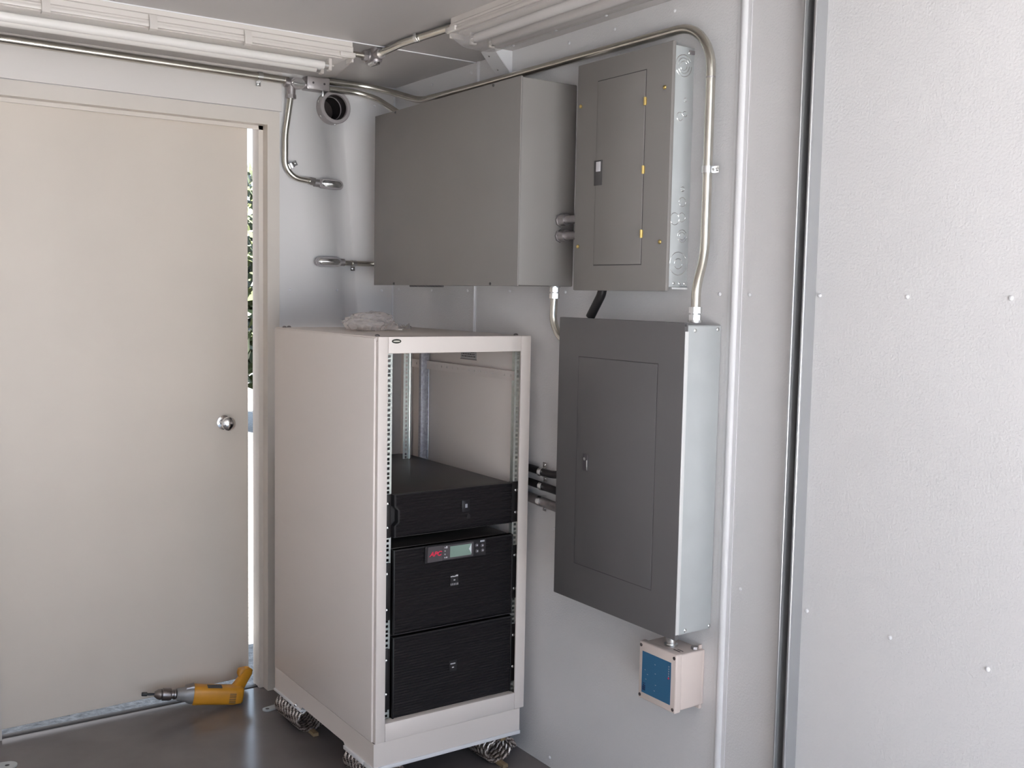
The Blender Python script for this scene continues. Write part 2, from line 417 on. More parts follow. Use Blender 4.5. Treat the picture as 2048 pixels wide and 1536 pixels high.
# ------------------------------------------------------------------ conduit helpers
def conduit(name, label, path, r, bends=.12, group=None, mats='emt', cat='conduit'):
    t = thing(name, label, cat, path[0], group)
    b = NB(); sweep(b, rounded(path, bends, 9), r, 16); obj('pipe', b, M[mats], t, angle=60)
    return t
def connector(parent, a, d, r, name='connector'):
    """compression connector: nut, body, locknut"""
    a = Vector(a); d = Vector(d).normalized(); b = NB()
    hexnut(b, a, a + d * .016, r * 1.42)
    cyl(b, a + d * .016, a + d * .020, r * 1.15, 16)
    hexnut(b, a + d * .020, a + d * .034, r * 1.35)
    cyl(b, a + d * .034, a + d * .040, r * 1.55, 16)
    obj(name, b, M['zinc'], parent, angle=25)
def strap(parent, c, axis, normal, r, side=1, m='zinc'):
    """one-hole strap: half hoop of thin strip over the pipe plus a tab with a screw; normal points from wall to room"""
    c = Vector(c); ax = Vector(axis).normalized(); nn = Vector(normal).normalized(); s = ax.cross(nn).normalized() * side
    w = .009; th = .0016; b = NB(); n = 12
    ro, ri = r + .001 + th, r + .0004
    outer = [(-ro, -r)] + [(ro * math.cos(PI - PI * k / n), ro * math.sin(PI - PI * k / n)) for k in range(n + 1)] + [(ro, -r + th), (r + .018, -r + th)]
    inner = [(r + .018, -r)] + [(ri, -r)] + [(ri * math.cos(PI * k / n), ri * math.sin(PI * k / n)) for k in range(n + 1)] + [(-ri, -r)]
    pr = outer + inner
    lo = [b.verts.new(c + s * q + nn * h - ax * w) for q, h in pr]; hi = [b.verts.new(c + s * q + nn * h + ax * w) for q, h in pr]
    b.faces.new(lo[::-1]); b.faces.new(hi)
    for k in range(len(pr)): b.faces.new((lo[k], lo[(k + 1) % len(pr)], hi[(k + 1) % len(pr)], hi[k]))
    o = obj('strap', b, M[m], parent, angle=40)
    p = c + s * (r + .0105) + nn * (-r + th)
    obj('screw', screw_bm(p, nn, .0042, .003), M['zinc'], o)
def condulet(name, label, c, axis, normal, length, w, h, group=None, cover=True, mname='cast', ends=(1, 1)):
    """conduit body: rounded long casting with hubs at the ends and an oval cover plate"""
    c = Vector(c); ax = Vector(axis).normalized(); nn = Vector(normal).normalized(); s = ax.cross(nn)
    t = thing(name, label, 'conduit body', c, group)
    b = NB()
    def oval(L, wd, k=8):
        pts = []
        for i in range(k + 1):
            a = -PI / 2 + PI * i / k; pts.append((L / 2 - wd / 2 + wd / 2 * math.cos(a), wd / 2 * math.sin(a)))
        for i in range(k + 1):
            a = PI / 2 + PI * i / k; pts.append((-L / 2 + wd / 2 + wd / 2 * math.cos(a), wd / 2 * math.sin(a)))
        return pts
    def slab(bm, L, wd, h0, h1, taper=1.0):
        o = oval(L, wd); lo = [bm.verts.new(c + ax * p[0] * taper + s * p[1] * taper + nn * h0) for p in o]; hi = [bm.verts.new(c + ax * p[0] + s * p[1] + nn * h1) for p in o]
        n = len(o); bm.faces.new(lo[::-1]); bm.faces.new(hi)
        for i in range(n): bm.faces.new((lo[i], lo[(i + 1) % n], hi[(i + 1) % n], hi[i]))
    slab(b, length, w, -h / 2, h / 2 * .6, .86)
    obj('casting', b, M[mname], t, angle=40)
    for e, on in ((-1, ends[0]), (1, ends[1])):
        if on: obj('hub', cyl(NB(), c + ax * e * (length / 2 - .012), c + ax * e * (length / 2 + .016), w * .40, 14), M[mname], t, angle=40)
    if cover:
        b = NB(); slab(b, length * .93, w * .98, h / 2 * .6, h / 2 * .85, 1.02); cv = obj('cover', b, M['sleeve'], t, angle=40)
        b = NB(); slab(b, length * .74, w * .62, h / 2 * .85, h / 2 * 1.12, 1.10); slab(b, length * .60, w * .22, h / 2 * 1.12, h / 2 * 1.22, 1.05); obj('ridge', b, M['zinc'], cv, angle=70)
        for e in (-1, 1): obj('screw', screw_bm(c + ax * e * length * .38 + nn * h / 2 * .85, nn, .004, .003), M['zinc'], cv)
    return t

# ------------------------------------------------------------------ light fixtures on the ceiling
def fixture(label, x0, x1, y0, y1, along, zbot, lensmat, clips, ribs=False):
    """wraparound sealed fluorescent fitting; along 'X' or 'Y'; the far end is the max of that axis"""
    t = thing('fluorescent_fixture', label, 'light fixture', ((x0 + x1) / 2, (y0 + y1) / 2, ZC))
    lo, hi = (x0, x1) if along == 'X' else (y0, y1)
    c0, c1 = (y0, y1) if along == 'X' else (x0, x1)
    h = ZC - zbot; zl = ZC - h * .46; cm = (c0 + c1) / 2; w = c1 - c0
    P = (lambda u, v, z: (u, v, z)) if along == 'X' else (lambda u, v, z: (v, u, z))
    b = NB()
    prism(b, [(c0 + w * .05, ZC), (c0 + w * .05, ZC - .016), (c0 + w * .02, ZC - .020), (c0 + w * .02, zl + .016), (c0, zl + .012), (c0, zl), (c1, zl), (c1, zl + .012), (c1 - w * .02, zl + .016), (c1 - w * .05, ZC - .016), (c1 - w * .05, ZC)], along, lo, hi)
    obj('housing', b, M['fixture'], t, angle=25)
    b = NB(); box(b, P(lo + .03, c0 + w * .12, zl - .006), P(hi - .03, c1 - w * .12, zl + .001)); obj('reflector', b, M['reflector'], t)
    # lens: rounded trough, thin
    b = NB(); n = 14; rows = []
    for u, k in ((lo, 1.0), (hi - .050, 1.0), (hi - .040, .96), (hi - .012, .55), (hi - .006, .30)):
        row = []
        for i in range(n + 1):
            a = PI * i / n
            vx = cm - w / 2 * (abs(math.cos(a)) ** .55) * (1 if math.cos(a) > 0 else -1)
            vz = zl - (zl - zbot) * k * (math.sin(a) ** .62)
            row.append(b.verts.new(P(u, vx, vz)))
        rows.append(row)
    for i in range(len(rows) - 1):
        for k in range(n): b.faces.new((rows[i][k], rows[i][k + 1], rows[i + 1][k + 1], rows[i + 1][k]))
    b.faces.new(rows[-1])
    if ribs:
        pass
    lens = obj('lens', b, lensmat, t, angle=50)
    b = NB()
    box(b, P(lo, c0 - .004, zl - .005), P(hi + .002, c0 + .004, zl + .006), .0015); box(b, P(lo, c1 - .004, zl - .005), P(hi + .002, c1 + .004, zl + .006), .0015)
    obj('rim', b, M['fixture'], t)
    # tubes and their holders
    for q in (cm - w * .2, cm + w * .2):
        zt = zl - (zl - zbot) * .48
        b = NB(); lathe(b, P(lo, q, zt), P(1, 0, 0) if along == 'X' else (0, 1, 0), [(0, .013), (hi - .085 - lo, .013), (hi - .083 - lo, .012)], 16)
        tb = obj('tube', b, M['tube'], t, angle=40)
        b = NB(); lathe(b, P(hi - .084, q, zt), P(1, 0, 0) if along == 'X' else (0, 1, 0), [(0, .0132), (.014, .0132), (.015, .009)], 16); obj('end_cap', b, M['zinc'], tb)
        b = NB(); box(b, P(hi - .069, q - .010, zt - .016), P(hi - .058, q + .010, zl), .002); obj('lamp_holder', b, M['fixture'], t)
    for u in clips:
        b = NB()
        pr = [(c0 - .003, zl + .030), (c0 - .012, zl + .010), (c0 - .012, zl - .012), (c0 + .004, zl - .017), (c0 + .004, zl - .012), (c0 - .005, zl - .008), (c0 - .005, zl + .010), (c0, zl + .030)]
        prism(b, pr, along, u - .011, u + .011)
        obj('clip', b, M['fixture'], t, angle=30)
    b = NB(); box(b, P(hi - .004, c0 + w * .03, zl - .016), P(hi + .004, c0 + w * .34, zl + .014), .003); box(b, P(hi - .05, c0 - .009, zl - .002), P(hi + .004, c0 + .003, zl + .012), .002)
    obj('end_latch', b, M['fixture'], t)
    return t
fixture('white sealed fluorescent fixture along the wall above the door', -1.72, -.478, -.612, -.455, 'X', 2.250, M['lens'], (-1.41, -1.12, -.835))
fixture('grey clear-lensed fluorescent fixture along the wall of the electrical panels', -.385, -.228, -2.6, -1.055, 'Y', 2.268, M['lens2'], ())

# ceiling conduit run between the fixtures
t = condulet('conduit_fitting', 'cast conduit body on the ceiling beside the white fixture end', (-.372, -.548, 2.338), (0, 1, 0), (0, 0, -1), .075, .042, .05, cover=True)
b = NB(); cyl(b, (-.398, -.545, 2.336), (-.352, -.545, 2.336), .021, 14); cyl(b, (-.412, -.545, 2.336), (-.398, -.545, 2.336), .017, 6); obj('hub', b, M['cast'], t)
t = conduit('conduit', 'short silver nipple joining the ceiling conduit body to the white fixture', [(-.474, -.545, 2.336), (-.412, -.545, 2.336)], .0095)
t = conduit('conduit', 'silver conduit on the ceiling running to the grey fixture end', [(-.372, -.60, 2.340), (-.372, -.75, 2.345), (-.350, -1.054, 2.345)], .0115, .3)
strap(t, (-.3675, -.84, 2.3455), (0.06, -1, 0), (0, 0, -1), .0115, 1)

# triangular bracket
t = thing('bracket', 'white triangular sheet metal bracket where wall meets ceiling', 'bracket', (0, -.78, 2.36))
b = NB()
prism(b, [(-.074, ZC), (-.070, ZC), (0, 2.286), (0, 2.279)], 'Y', -.826, -.748); obj('brace_plate', b, M['wall'], t)
b = NB(); prism(b, [(-.072, ZC), (0, ZC), (0, 2.281)], 'Y', -.828, -.8255); obj('end_plate', b, M['bead'], t)
screws('screw', t, [(-.058, -.775, 2.3445), (-.022, -.775, 2.3045)], (-.72, 0, -.70), .004, .003, M['zinc'])

# ------------------------------------------------------------------ conduits round the corner
t = conduit('conduit', 'long silver conduit running above the door below the white fixture', [(-1.75, -.028, 2.334), (-.462, -.028, 2.326)], .0145)
strap(t, (-.572, -.028, 2.327), (1, 0, 0), (0, -1, 0), .0145, 1)
t = condulet('conduit_fitting', 'cast tee conduit body at the end of the conduit above the door', (-.432, -.032, 2.318), (1, 0, 0), (0, -1, 0), .060, .042, .05, cover=True)
b = NB(); cyl(b, (-.452, -.032, 2.268), (-.452, -.032, 2.318), .0165, 14); cyl(b, (-.452, -.032, 2.262), (-.452, -.032, 2.276), .019, 6); obj('hub', b, M['cast'], t)
t = thing('junction_box', 'long slim grey junction box beside the round wall sleeve', 'junction box', (-.345, -.028, 2.325))
b = NB(); box(b, (-.398, -.056, 2.302), (-.306, -.002, 2.350), .004); obj('body', b, M['cast'], t)
b = NB(); box(b, (-.393, -.0585, 2.305), (-.311, -.0555, 2.347), .002); cv = obj('cover', b, M['sleeve'], t)
screws('screw', cv, [(-.375, -.0585, 2.326), (-.330, -.0585, 2.326)], (0, -1, 0), .004, .003, M['grey_line'])
b = NB(); box(b, (-.338, -.060, 2.280), (-.331, -.050, 2.304), .002); obj('tab', b, M['zinc'], t)
# branch down to the upper conduit body
t = conduit('conduit', 'bent silver conduit dropping beside the door frame', [(-.452, -.028, 2.27), (-.470, -.020, 2.13), (-.470, -.020, 1.975), (-.345, -.020, 1.962)], .0115, [.35, .13])
strap(t, (-.446, -.020, 2.018), (.45, 0, -.9), (0, -1, 0), .0115, -1)
b = NB(); hexnut(b, (-.374, -.020, 1.9655), (-.352, -.020, 1.963), .0165); obj('connector', b, M['zinc'], t)
condulet('conduit_fitting', 'upper silver conduit body at the end of the bent conduit', (-.289, -.022, 1.958), (1, 0, -.03), (0, -1, 0), .100, .036, .044, ends=(1, 0))
condulet('conduit_fitting', 'lower silver conduit body beside the large grey box', (-.298, -.022, 1.6625), (1, 0, 0), (0, -1, 0), .108, .036, .044, ends=(0, 1))
t = conduit('conduit', 'short silver conduit running behind the large grey box from the lower conduit body', [(-.230, -.020, 1.6605), (-.06, -.020, 1.6605), (-.06, -.2435, 1.6605)], .0105, .08)
strap(t, (-.185, -.020, 1.6605), (1, 0, 0), (0, -1, 0), .0105, 1)
# upper arc: along the door wall, round the corner, along the right wall, down to the lower panel
A = [(-.306, -.034, 2.343), (-.10, -.034, 2.345), (-.030, -.26, 2.272), (-.030, -.60, 2.268), (-.030, -1.787, 2.264), (-.030, -1.787, 1.66), (-.062, -1.793, 1.58), (-.062, -1.793, 1.520)]
t = conduit('conduit', 'long silver conduit arching over both upper grey boxes down to the lower panel', A, .0125, [.14, .25, .3, .125, .25, .25])
strap(t, (-.030, -1.787, 1.884), (0, 0, 1), (-1, 0, 0), .0125, 1)
connector(t, (-.062, -1.793, 1.526), (0, 0, -1), .0125)
b = NB(); cyl(b, (-.030, -1.787, 2.118), (-.030, -1.787, 2.122), .0129, 16); obj('joint_ring', b, M['cast'], t)
# lower arc into the top of the large box
t = conduit('conduit', 'curved silver conduit entering the top of the large grey box', [(-.306, -.046, 2.312), (-.135, -.046, 2.314), (-.099, -.276, 2.199)], .0115, [.16])
b = NB(); hexnut(b, (-.1015, -.262, 2.202), (-.0985, -.277, 2.200), .0165); obj('connector', b, M['zinc'], t)

# ------------------------------------------------------------------ round sleeve through the wall
t = thing('wall_sleeve', 'round open grey pipe sleeve through the wall beside the large grey box', 'pipe sleeve', (-.275, 0, 2.250))
def tubering(bm, c, d, prof, n=40):
    c = Vector(c); d = Vector(d); rows = []
    for s, r in prof:
        pts, _ = ring_pts(c + d * s, d, r, n); rows.append([bm.verts.new(q) for q in pts])
    m = len(rows)
    for i in range(m):
        for k in range(n): bm.faces.new((rows[i][k], rows[i][(k + 1) % n], rows[(i + 1) % m][(k + 1) % n], rows[(i + 1) % m][k]))
b = NB(); tubering(b, (-.275, 0, 2.250), (0, -1, 0), [(-.0005, .0625), (.040, .0625), (.0425, .060), (.0425, .049), (.040, .047), (-.0005, .047)]); obj('collar', b, M['sleeve'], t, angle=40)
b = NB(); tubering(b, (-.275, 0, 2.250), (0, -1, 0), [(-.090, .0469), (.034, .0469), (.034, .0455), (-.088, .0455)]);
cyl(b, (-.275, .090, 2.250), (-.275, .088, 2.250), .0469, 40); obj('liner', b, M['sleeve_in'], t, angle=40)
b = NB(); tubering(b, (-.275, 0, 2.250), (0, -1, 0), [(-.012, .0456), (-.008, .0456), (-.008, .0435), (-.012, .0435)]); obj('retaining_ring', b, M['sleeve'], t, angle=40)
for a in (165, 215, 275, 40):
    d = Vector((math.cos(math.radians(a)), 0, math.sin(math.radians(a)))); obj('set_screw', screw_bm(Vector((-.275, -.022, 2.250)) + d * .0625, d, .005, .004), M['zinc'], t)
# open the wall behind the sleeve: a cylinder cut through the wall
cb = NB(); cyl(cb, (-.275, -.05, 2.250), (-.275, .15, 2.250), .0468, 40)
cut = obj('cutter', cb, M['sleeve_in'])
mod = wall_back.modifiers.new('sleeve_hole', 'BOOLEAN'); mod.operation = 'DIFFERENCE'; mod.object = cut; mod.solver = 'EXACT'
dg = bpy.context.evaluated_depsgraph_get()
me = bpy.data.meshes.new_from_object(wall_back.evaluated_get(dg)); wall_back.modifiers.clear()
b = NB(); b.from_mesh(me); box(b, (XL, 0, -.2), (-1.54, 0.1, ZC)); box(b, (-1.54, 0, 2.2), (-.50, 0.1, ZC)); b.to_mesh(me); b.free()
wall_back.data = me
bpy.data.objects.remove(cut)

# ------------------------------------------------------------------ large grey box
GY = (-1.186, -.246)
t = thing('enclosure', 'large grey steel pull box mounted high beside the corner', 'electrical box', (0, -.716, 1.578))
b = NB(); box(b, (-.205, GY[0], 1.578), (-.0005, GY[1], 2.194), .003); obj('body', b, M['grey'], t)
b = NB(); box(b, (-.2115, GY[0] - .0015, 1.5755), (-.205, GY[1] + .0015, 2.1965), .0018); lid = obj('lid', b, M['grey'], t)
screws('screw', lid, [(-.2115, -.405, 1.582), (-.2115, -1.04, 1.582), (-.2115, -.405, 2.189), (-.2115, -1.04, 2.189)], (-1, 0, 0), .0045, .004, M['grey_line'])
b = NB()
for k in range(11): cyl(b, (-.2085, -.52 - .021 * k, 1.5735), (-.2085, -.537 - .021 * k, 1.5735), .0032, 10)
obj('hinge', b, M['grey_line'], t)
b = NB(); box(b, (-.12, -1.05, 2.194), (-.10, -1.02, 2.203), .001); obj('ground_lug', b, M['zinc'], t)

# nipples between large box and breaker panel
for z, lb in ((1.780, 'upper of two short steel nipples between the upper grey boxes'), (1.732, 'lower of two short steel nipples between the upper grey boxes')):
    n_ = thing('pipe_nipple', lb, 'pipe nipple', (-.055, -1.186, z))
    b = NB(); cyl(b, (-.055, -1.1875, z), (-.055, -1.309, z), .0125, 16); obj('pipe', b, M['cast'], n_)
    b = NB(); cyl(b, (-.055, -1.188, z), (-.055, -1.194, z), .0205, 8); cyl(b, (-.055, -1.194, z), (-.055, -1.222, z), .0175, 16); obj('locknut', b, M['cast'], n_, angle=30)

# ------------------------------------------------------------------ breaker panel (upper right)
t = thing('breaker_panel', 'upper grey breaker panel with brass hinges and exposed galvanised side', 'electrical panel', (0, -1.5, 1.575))
b = NB(); box(b, (-.074, -1.695, 1.577), (-.0005, -1.312, 2.214), .002); tub = obj('tub', b, M['galv'], t)
b = NB(); box(b, (-.087, -1.7035, 1.566), (-.0745, -1.300, 2.222), .003); cover = obj('cover', b, M['grey'], t)
def recess(parent, x, ya, yb, za, zb, m, w=.0022):
    b = NB()
    for (a, c) in (((x, ya, za), (x - .0006, yb, za + w)), ((x, ya, zb - w), (x - .0006, yb, zb)), ((x, ya, za), (x - .0006, ya + w, zb)), ((x, yb - w, za), (x - .0006, yb, zb))): box(b, a, c)
    return obj('door_gap', b, m, parent)
b = NB(); box(b, (-.0890, -1.6005, 1.640), (-.0865, -1.3965, 2.161), .0008); dr = obj('door', b, M['grey'], t)
recess(t, -.0868, -1.6030, -1.3945, 1.6375, 2.1635, M['grey_line'])
b = NB(); box(b, (-.0915, -1.426, 1.867), (-.0886, -1.392, 1.938), .001); lt = obj('latch', b, M['grey_line'], dr)
b = NB(); box(b, (-.0925, -1.421, 1.906), (-.0905, -1.401, 1.934), .001); obj('latch_slide', b, M['whiteprint'], lt)
for z in (2.078, 1.895, 1.722):
    b = NB(); cyl(b, (-.0895, -1.6015, z - .011), (-.0895, -1.6015, z + .011), .0038, 10); box(b, (-.0900, -1.6065, z - .009), (-.0868, -1.6015, z + .009)); obj('hinge', b, M['brass'], t)
screws('cover_screw', cover, [(-.087, -1.677, 2.104), (-.087, -1.676, 1.698), (-.087, -1.318, 2.102), (-.087, -1.320, 1.695)], (-1, 0, 0), .0055, .005, M['brass'])
def knockout(x, z, radii, parent):
    b = NB()
    for r in radii:
        pts = [Vector((x + r * math.cos(2 * PI * k / 24), -1.6956, z + r * math.sin(2 * PI * k / 24))) for k in range(25)]
        for k in range(24):
            if k % 12 in (0, 1): continue
            sweep(b, [pts[k], pts[k + 1]], .0011, 6)
    obj('knockout', b, M['zinc'], parent)
knockout(-.040, 2.163, (.0285, .020, .012), tub)
knockout(-.048, 2.030, (.011,), tub); knockout(-.030, 2.038, (.007,), tub); knockout(-.030, 2.075, (.005,), tub)
knockout(-.029, 1.806, (.012,), tub); knockout(-.029, 1.765, (.012,), tub); knockout(-.026, 1.715, (.0165, .010), tub); knockout(-.055, 1.760, (.016,), tub)
knockout(-.037, 1.641, (.031, .014), tub); knockout(-.030, 1.84, (.006,), tub)
b = NB(); box(b, (-.062, -1.701, 1.572), (-.004, -1.6945, 1.5775), .001); obj('flange', b, M['galv_edge'], tub)
b = NB(); box(b, (-.022, -1.699, 2.196), (-.003, -1.6945, 2.206), .001); obj('mounting_tab', b, M['cast'], tub)
screws('tub_screw', tub, [(-.052, -1.695, 1.588), (-.030, -1.695, 1.588), (-.012, -1.695, 1.588), (-.020, -1.695, 2.199)], (0, -1, 0), .0042, .003, M['zinc'])

# black cable between the two panels
t = conduit('cable', 'black cable looping between the breaker panel and the lower panel', [(-.055, -1.402, 1.5765), (-.055, -1.395, 1.553), (-.060, -1.352, 1.4875)], .0135, .06, mats='cable', cat='cable')
t.location = (-.055, -1.40, 1.575)
for c in t.children: c.location = Vector((-.055, -1.402, 1.5765)) - Vector((-.055, -1.40, 1.575))

# ------------------------------------------------------------------ lower panel
t = thing('load_center', 'lower grey electrical panel with galvanised side above the ivory box', 'electrical panel', (0, -1.575, .66))
b = NB(); box(b, (-.128, -1.831, .664), (-.0005, -1.320, 1.480), .006, 3); tub = obj('tub', b, M['galv'], t)
b = NB(); box(b, (-.1415, -1.8385, .657), (-.1285, -1.310, 1.4865), .0022); cover = obj('cover', b, M['grey_shaded'], t)
b = NB(); box(b, (-.1408, -1.8412, .672), (-.1290, -1.8386, 1.464), .0008); obj('cover_edge', b, M['galv_edge'], t)['label'] = 'bright bare steel edge'
b = NB(); box(b, (-.1432, -1.741, .770), (-.1410, -1.408, 1.374), .0008); dr = obj('door', b, M['grey_shaded'], t)
recess(t, -.1413, -1.7432, -1.4058, .7678, 1.3762, M['grey_line'], .0018)
b = NB(); box(b, (-.1458, -1.462, 1.050), (-.1430, -1.440, 1.098), .0006); lt = obj('latch', b, M['dispgrey'], dr)
b = NB(); box(b, (-.1468, -1.4625, 1.051), (-.1450, -1.4585, 1.080), .0003); cyl(b, (-.1450, -1.450, 1.083), (-.1475, -1.450, 1.083), .005, 12); obj('latch_button', b, M['zinc'], lt)
screws('tub_screw', tub, [(-.098, -1.831, 1.466), (-.016, -1.831, 1.469), (-.098, -1.831, .676), (-.010, -1.831, .674)], (0, -1, 0), .0052, .0035, M['zinc'])
screws('cover_screw', cover, [(-.138, -1.8385, 1.479)], (0, -1, 0), .003, .002, M['grey_line'])
# bent conduit from large box to the lower panel
t = conduit('conduit', 'short bent silver conduit from the large grey box to the lower panel', [(-.050, -1.160, 1.577), (-.050, -1.155, 1.47), (-.050, -1.180, 1.43), (-.050, -1.319, 1.354)], .0115, [.2, .1])
connector(t, (-.050, -1.160, 1.540), (0, 0, 1), .0115)
# three lines behind the rack
def line(label, ys, r, m, name, cat, side, zs):
    t = conduit(name, label, ys, r, .1, mats=m, cat=cat)
    return t
c1 = conduit('cable', 'topmost black cable between the rack and the lower panel', [(-.022, -.45, .988), (-.022, -1.00, .982), (-.022, -1.13, .977), (-.022, -1.319, 1.010)], .0125, .25, mats='cable', cat='cable')
strap(c1, (-.022, -1.075, .978), (0, -1, 0), (-1, 0, 0), .0125, -1)
c2 = conduit('cable', 'second black cable between the rack and the lower panel', [(-.022, -.45, .942), (-.022, -1.005, .936), (-.022, -1.319, .922)], .0125, .25, mats='cable', cat='cable')
strap(c2, (-.022, -1.080, .933), (0, -1, 0), (-1, 0, 0), .0125, -1)
c3 = conduit('conduit', 'grey conduit below the black cables between the rack and the lower panel', [(-.022, -.45, .900), (-.022, -1.00, .886), (-.022, -1.319, .868)], .0155, .25, mats='cast')
strap(c3, (-.022, -1.075, .882), (0, -1, 0), (-1, 0, 0), .0155, 1)

# ------------------------------------------------------------------ ivory box under the lower panel
t = thing('surge_protector', 'small ivory box with a blue label hanging under the lower panel', 'electrical box', (0, -1.745, .447))
b = NB(); box(b, (-.090, -1.814, .449), (-.010, -1.674, .603), .005, 3); body = obj('body', b, M['ivory'], t)
b = NB(); box(b, (-.1125, -1.8175, .4455), (-.0905, -1.6705, .6065), .004, 3); lid = obj('lid', b, M['ivory'], t)
b = NB(); box(b, (-.1132, -1.799, .465), (-.1122, -1.685, .581)); lab = obj('label', b, M['blue'], t)
lab['label'] = 'blue label'
b = NB()
for k, (y, h) in enumerate([(-1.690, .012), (-1.694, .018), (-1.698, .016)]): box(b, (-.1135, y - .0012, .472), (-.1130, y + .0012, .472 + h))
for k in range(4): box(b, (-.1135, -1.700, .474 + .006 * k), (-.1130, -1.690, .4755 + .006 * k))
obj('print', b, M['darkblue'], lab)
b = NB()
for k in range(5): box(b, (-.1135, -1.7925, .566 - .0065 * k), (-.1130, -1.7895, .5695 - .0065 * k))
for (y, z) in ((-1.737, .531), (-1.739, .500), (-1.735, .556), (-1.735, .483), (-1.700, .505), (-1.706, .520), (-1.696, .530)): box(b, (-.1135, y, z), (-.1130, y - .004, z + .0015))
obj('print', b, M['button'], lab)
b = NB(); cyl(b, (-.1130, -1.791, .536), (-.1136, -1.791, .536), .0028, 12); obj('emblem', b, M['red'], lab)
screws('lid_screw', lid, [(-.1125, -1.6785, .596), (-.1125, -1.8095, .596), (-.1125, -1.8090, .4555), (-.1125, -1.6780, .4555)], (-1, 0, 0), .0048, .002, M['darkprint'])
b = NB(); box(b, (-.012, -1.800, .600), (-.0015, -1.795, .612), .001); box(b, (-.012, -1.806, .436), (-.0015, -1.786, .450), .002); box(b, (-.012, -1.700, .436), (-.0015, -1.680, .450), .002); box(b, (-.0115, -1.81, .45), (-.0005, -1.68, .60), .002); obj('mounting_foot', b, M['ivory'], t)
b = NB(); hexnut(b, (-.026, -1.796, .6025), (-.026, -1.796, .610), .010); obj('gland', b, M['cast'], t)
b = NB(); box(b, (-.080, -1.770, .6028), (-.076, -1.795, .6036)); box(b, (-.070, -1.775, .6028), (-.067, -1.797, .6036)); obj('print', b, M['darkprint'], body)
n_ = thing('pipe_nipple', 'short steel nipple between the lower panel and the ivory box', 'pipe nipple', (-.062, -1.742, .604))
b = NB(); cyl(b, (-.062, -1.742, .603), (-.062, -1.742, .609), .019, 20); cyl(b, (-.062, -1.742, .609), (-.062, -1.742, .664), .0145, 20); obj('pipe', b, M['zinc'], n_)
b = NB(); hexnut(b, (-.062, -1.742, .632), (-.062, -1.742, .648), .0185); obj('locknut', b, M['zinc'], n_)

# ------------------------------------------------------------------ equipment rack
RX0, RX1, RY0, RY1, RZ0, RZ1 = -.606, -.051, -1.042, -.255, .187, 1.419
rack = thing('equipment_rack', 'tall cream open-front equipment rack in the corner', 'equipment rack', (-.3285, -.65, .105))
b = NB(); box(b, (RX0, -1.026, RZ0), (RX0 + .018, RY1, RZ1 - .004), .003); obj('side_panel', b, M['rack'], rack)
b = NB(); box(b, (RX1 - .012, -1.026, RZ0), (RX1, RY1, RZ1 - .004), .003); obj('side_panel', b, M['rack'], rack)
b = NB(); box(b, (RX0 + .004, -1.030, RZ1 - .012), (RX1 - .002, RY1 + .002, RZ1), .003); top = obj('top_panel', b, M['rack'], rack)
screws('bolt', top, [(-.583, -1.0, RZ1), (-.583, -.29, RZ1), (-.083, -1.0, RZ1), (-.083, -.29, RZ1), (-.56, -.275, RZ1)], (0, 0, 1), .0075, .006, M['chuck'])
# front frame: stiles, rails with an opening
b = NB()
def bar(a, c): box(b, a, c, .0025)
bar((-.600, RY0, RZ0 - .001), (-.567, RY0 + .007, RZ1)); bar((-.089, RY0, RZ0), (RX1, RY0 + .007, RZ1)); box(b, (-.600, RY0 + .004, RZ0), (-.588, -1.0, RZ1 - .014)); box(b, (RX1 - .004, RY0 + .004, RZ0), (RX1, -1.0262, RZ1 - .014))
bar((-.5668, RY0, 1.369), (-.0892, -1.005, RZ1)); bar((-.5668, RY0, RZ0 - .001), (-.0892, -1.005, .243))
fr = obj('front_frame', b, M['rack'], rack, angle=30)
b = NB(); 
pts = [(-.541 + .0155 * math.cos(2 * PI * k / 28), 1.4055 + .0066 * math.sin(2 * PI * k / 28)) for k in range(28)]
prism(b, pts, 'Y', RY0 + .0005, RY0 - .0015); bd = obj('badge', b, M['badge'], fr)
b = NB(); pts = [(-.541 + .0115 * math.cos(2 * PI * k / 20), 1.4055 + .0021 * math.sin(2 * PI * k / 20)) for k in range(20)]
prism(b, pts, 'Y', RY0 - .0012, RY0 - .0021); obj('badge_band', b, M['gold'], bd)
# rear frame: posts and cross bars; open back
b = NB()
box(b, (RX0 + .019, RY1 - .002, RZ0), (RX0 + .055, RY1 - .030, RZ1 - .013), .002); box(b, (RX1 - .048, RY1 - .002, RZ0), (RX1 - .013, RY1 - .030, RZ1 - .013), .002)
box(b, (RX0 + .056, RY1 - .002, RZ1 - .055), (RX1 - .049, RY1 - .028, RZ1 - .013), .002); box(b, (RX0 + .056, RY1 - .002, RZ0), (RX1 - .049, RY1 - .028, RZ0 + .05), .002)
obj('rear_frame', b, M['rack'], rack, angle=30)
b = NB(); box(b, (RX0 + .019, -.998, RZ0), (RX1 - .013, RY1 - .031, RZ0 + .006)); obj('bottom_panel', b, M['rack'], rack)
# inner cross rails along the depth, holding the posts (with holes)
def holed(bm, org, ux, uz, w, hs, L, hole, mi=0):
    """plate L long (uz) and w wide (ux); square holes centred at list hs (positions along uz)"""
    org = Vector(org); ux = Vector(ux); uz = Vector(uz); xs = [0, w / 2 - hole / 2, w / 2 + hole / 2, w]
    zs = [0.0]; kinds = []
    for h in hs:
        zs += [h - hole / 2, h + hole / 2]; kinds += [0, 1]
    zs.append(L); kinds.append(0)
    V = [[bm.verts.new(org + ux * x + uz * z) for x in xs] for z in zs]
    for i, k in enumerate(kinds):
        for j in range(3):
            if k and j == 1: continue
            f = bm.faces.new((V[i][j], V[i][j + 1], V[i + 1][j + 1], V[i + 1][j])); f.material_index = mi
def u_holes(L, start=.012):
    out = []; z = start; k = 0
    while z < L - .008:
        out.append(z); z += (.015875, .015875, .0127)[k % 3]; k += 1
    return out
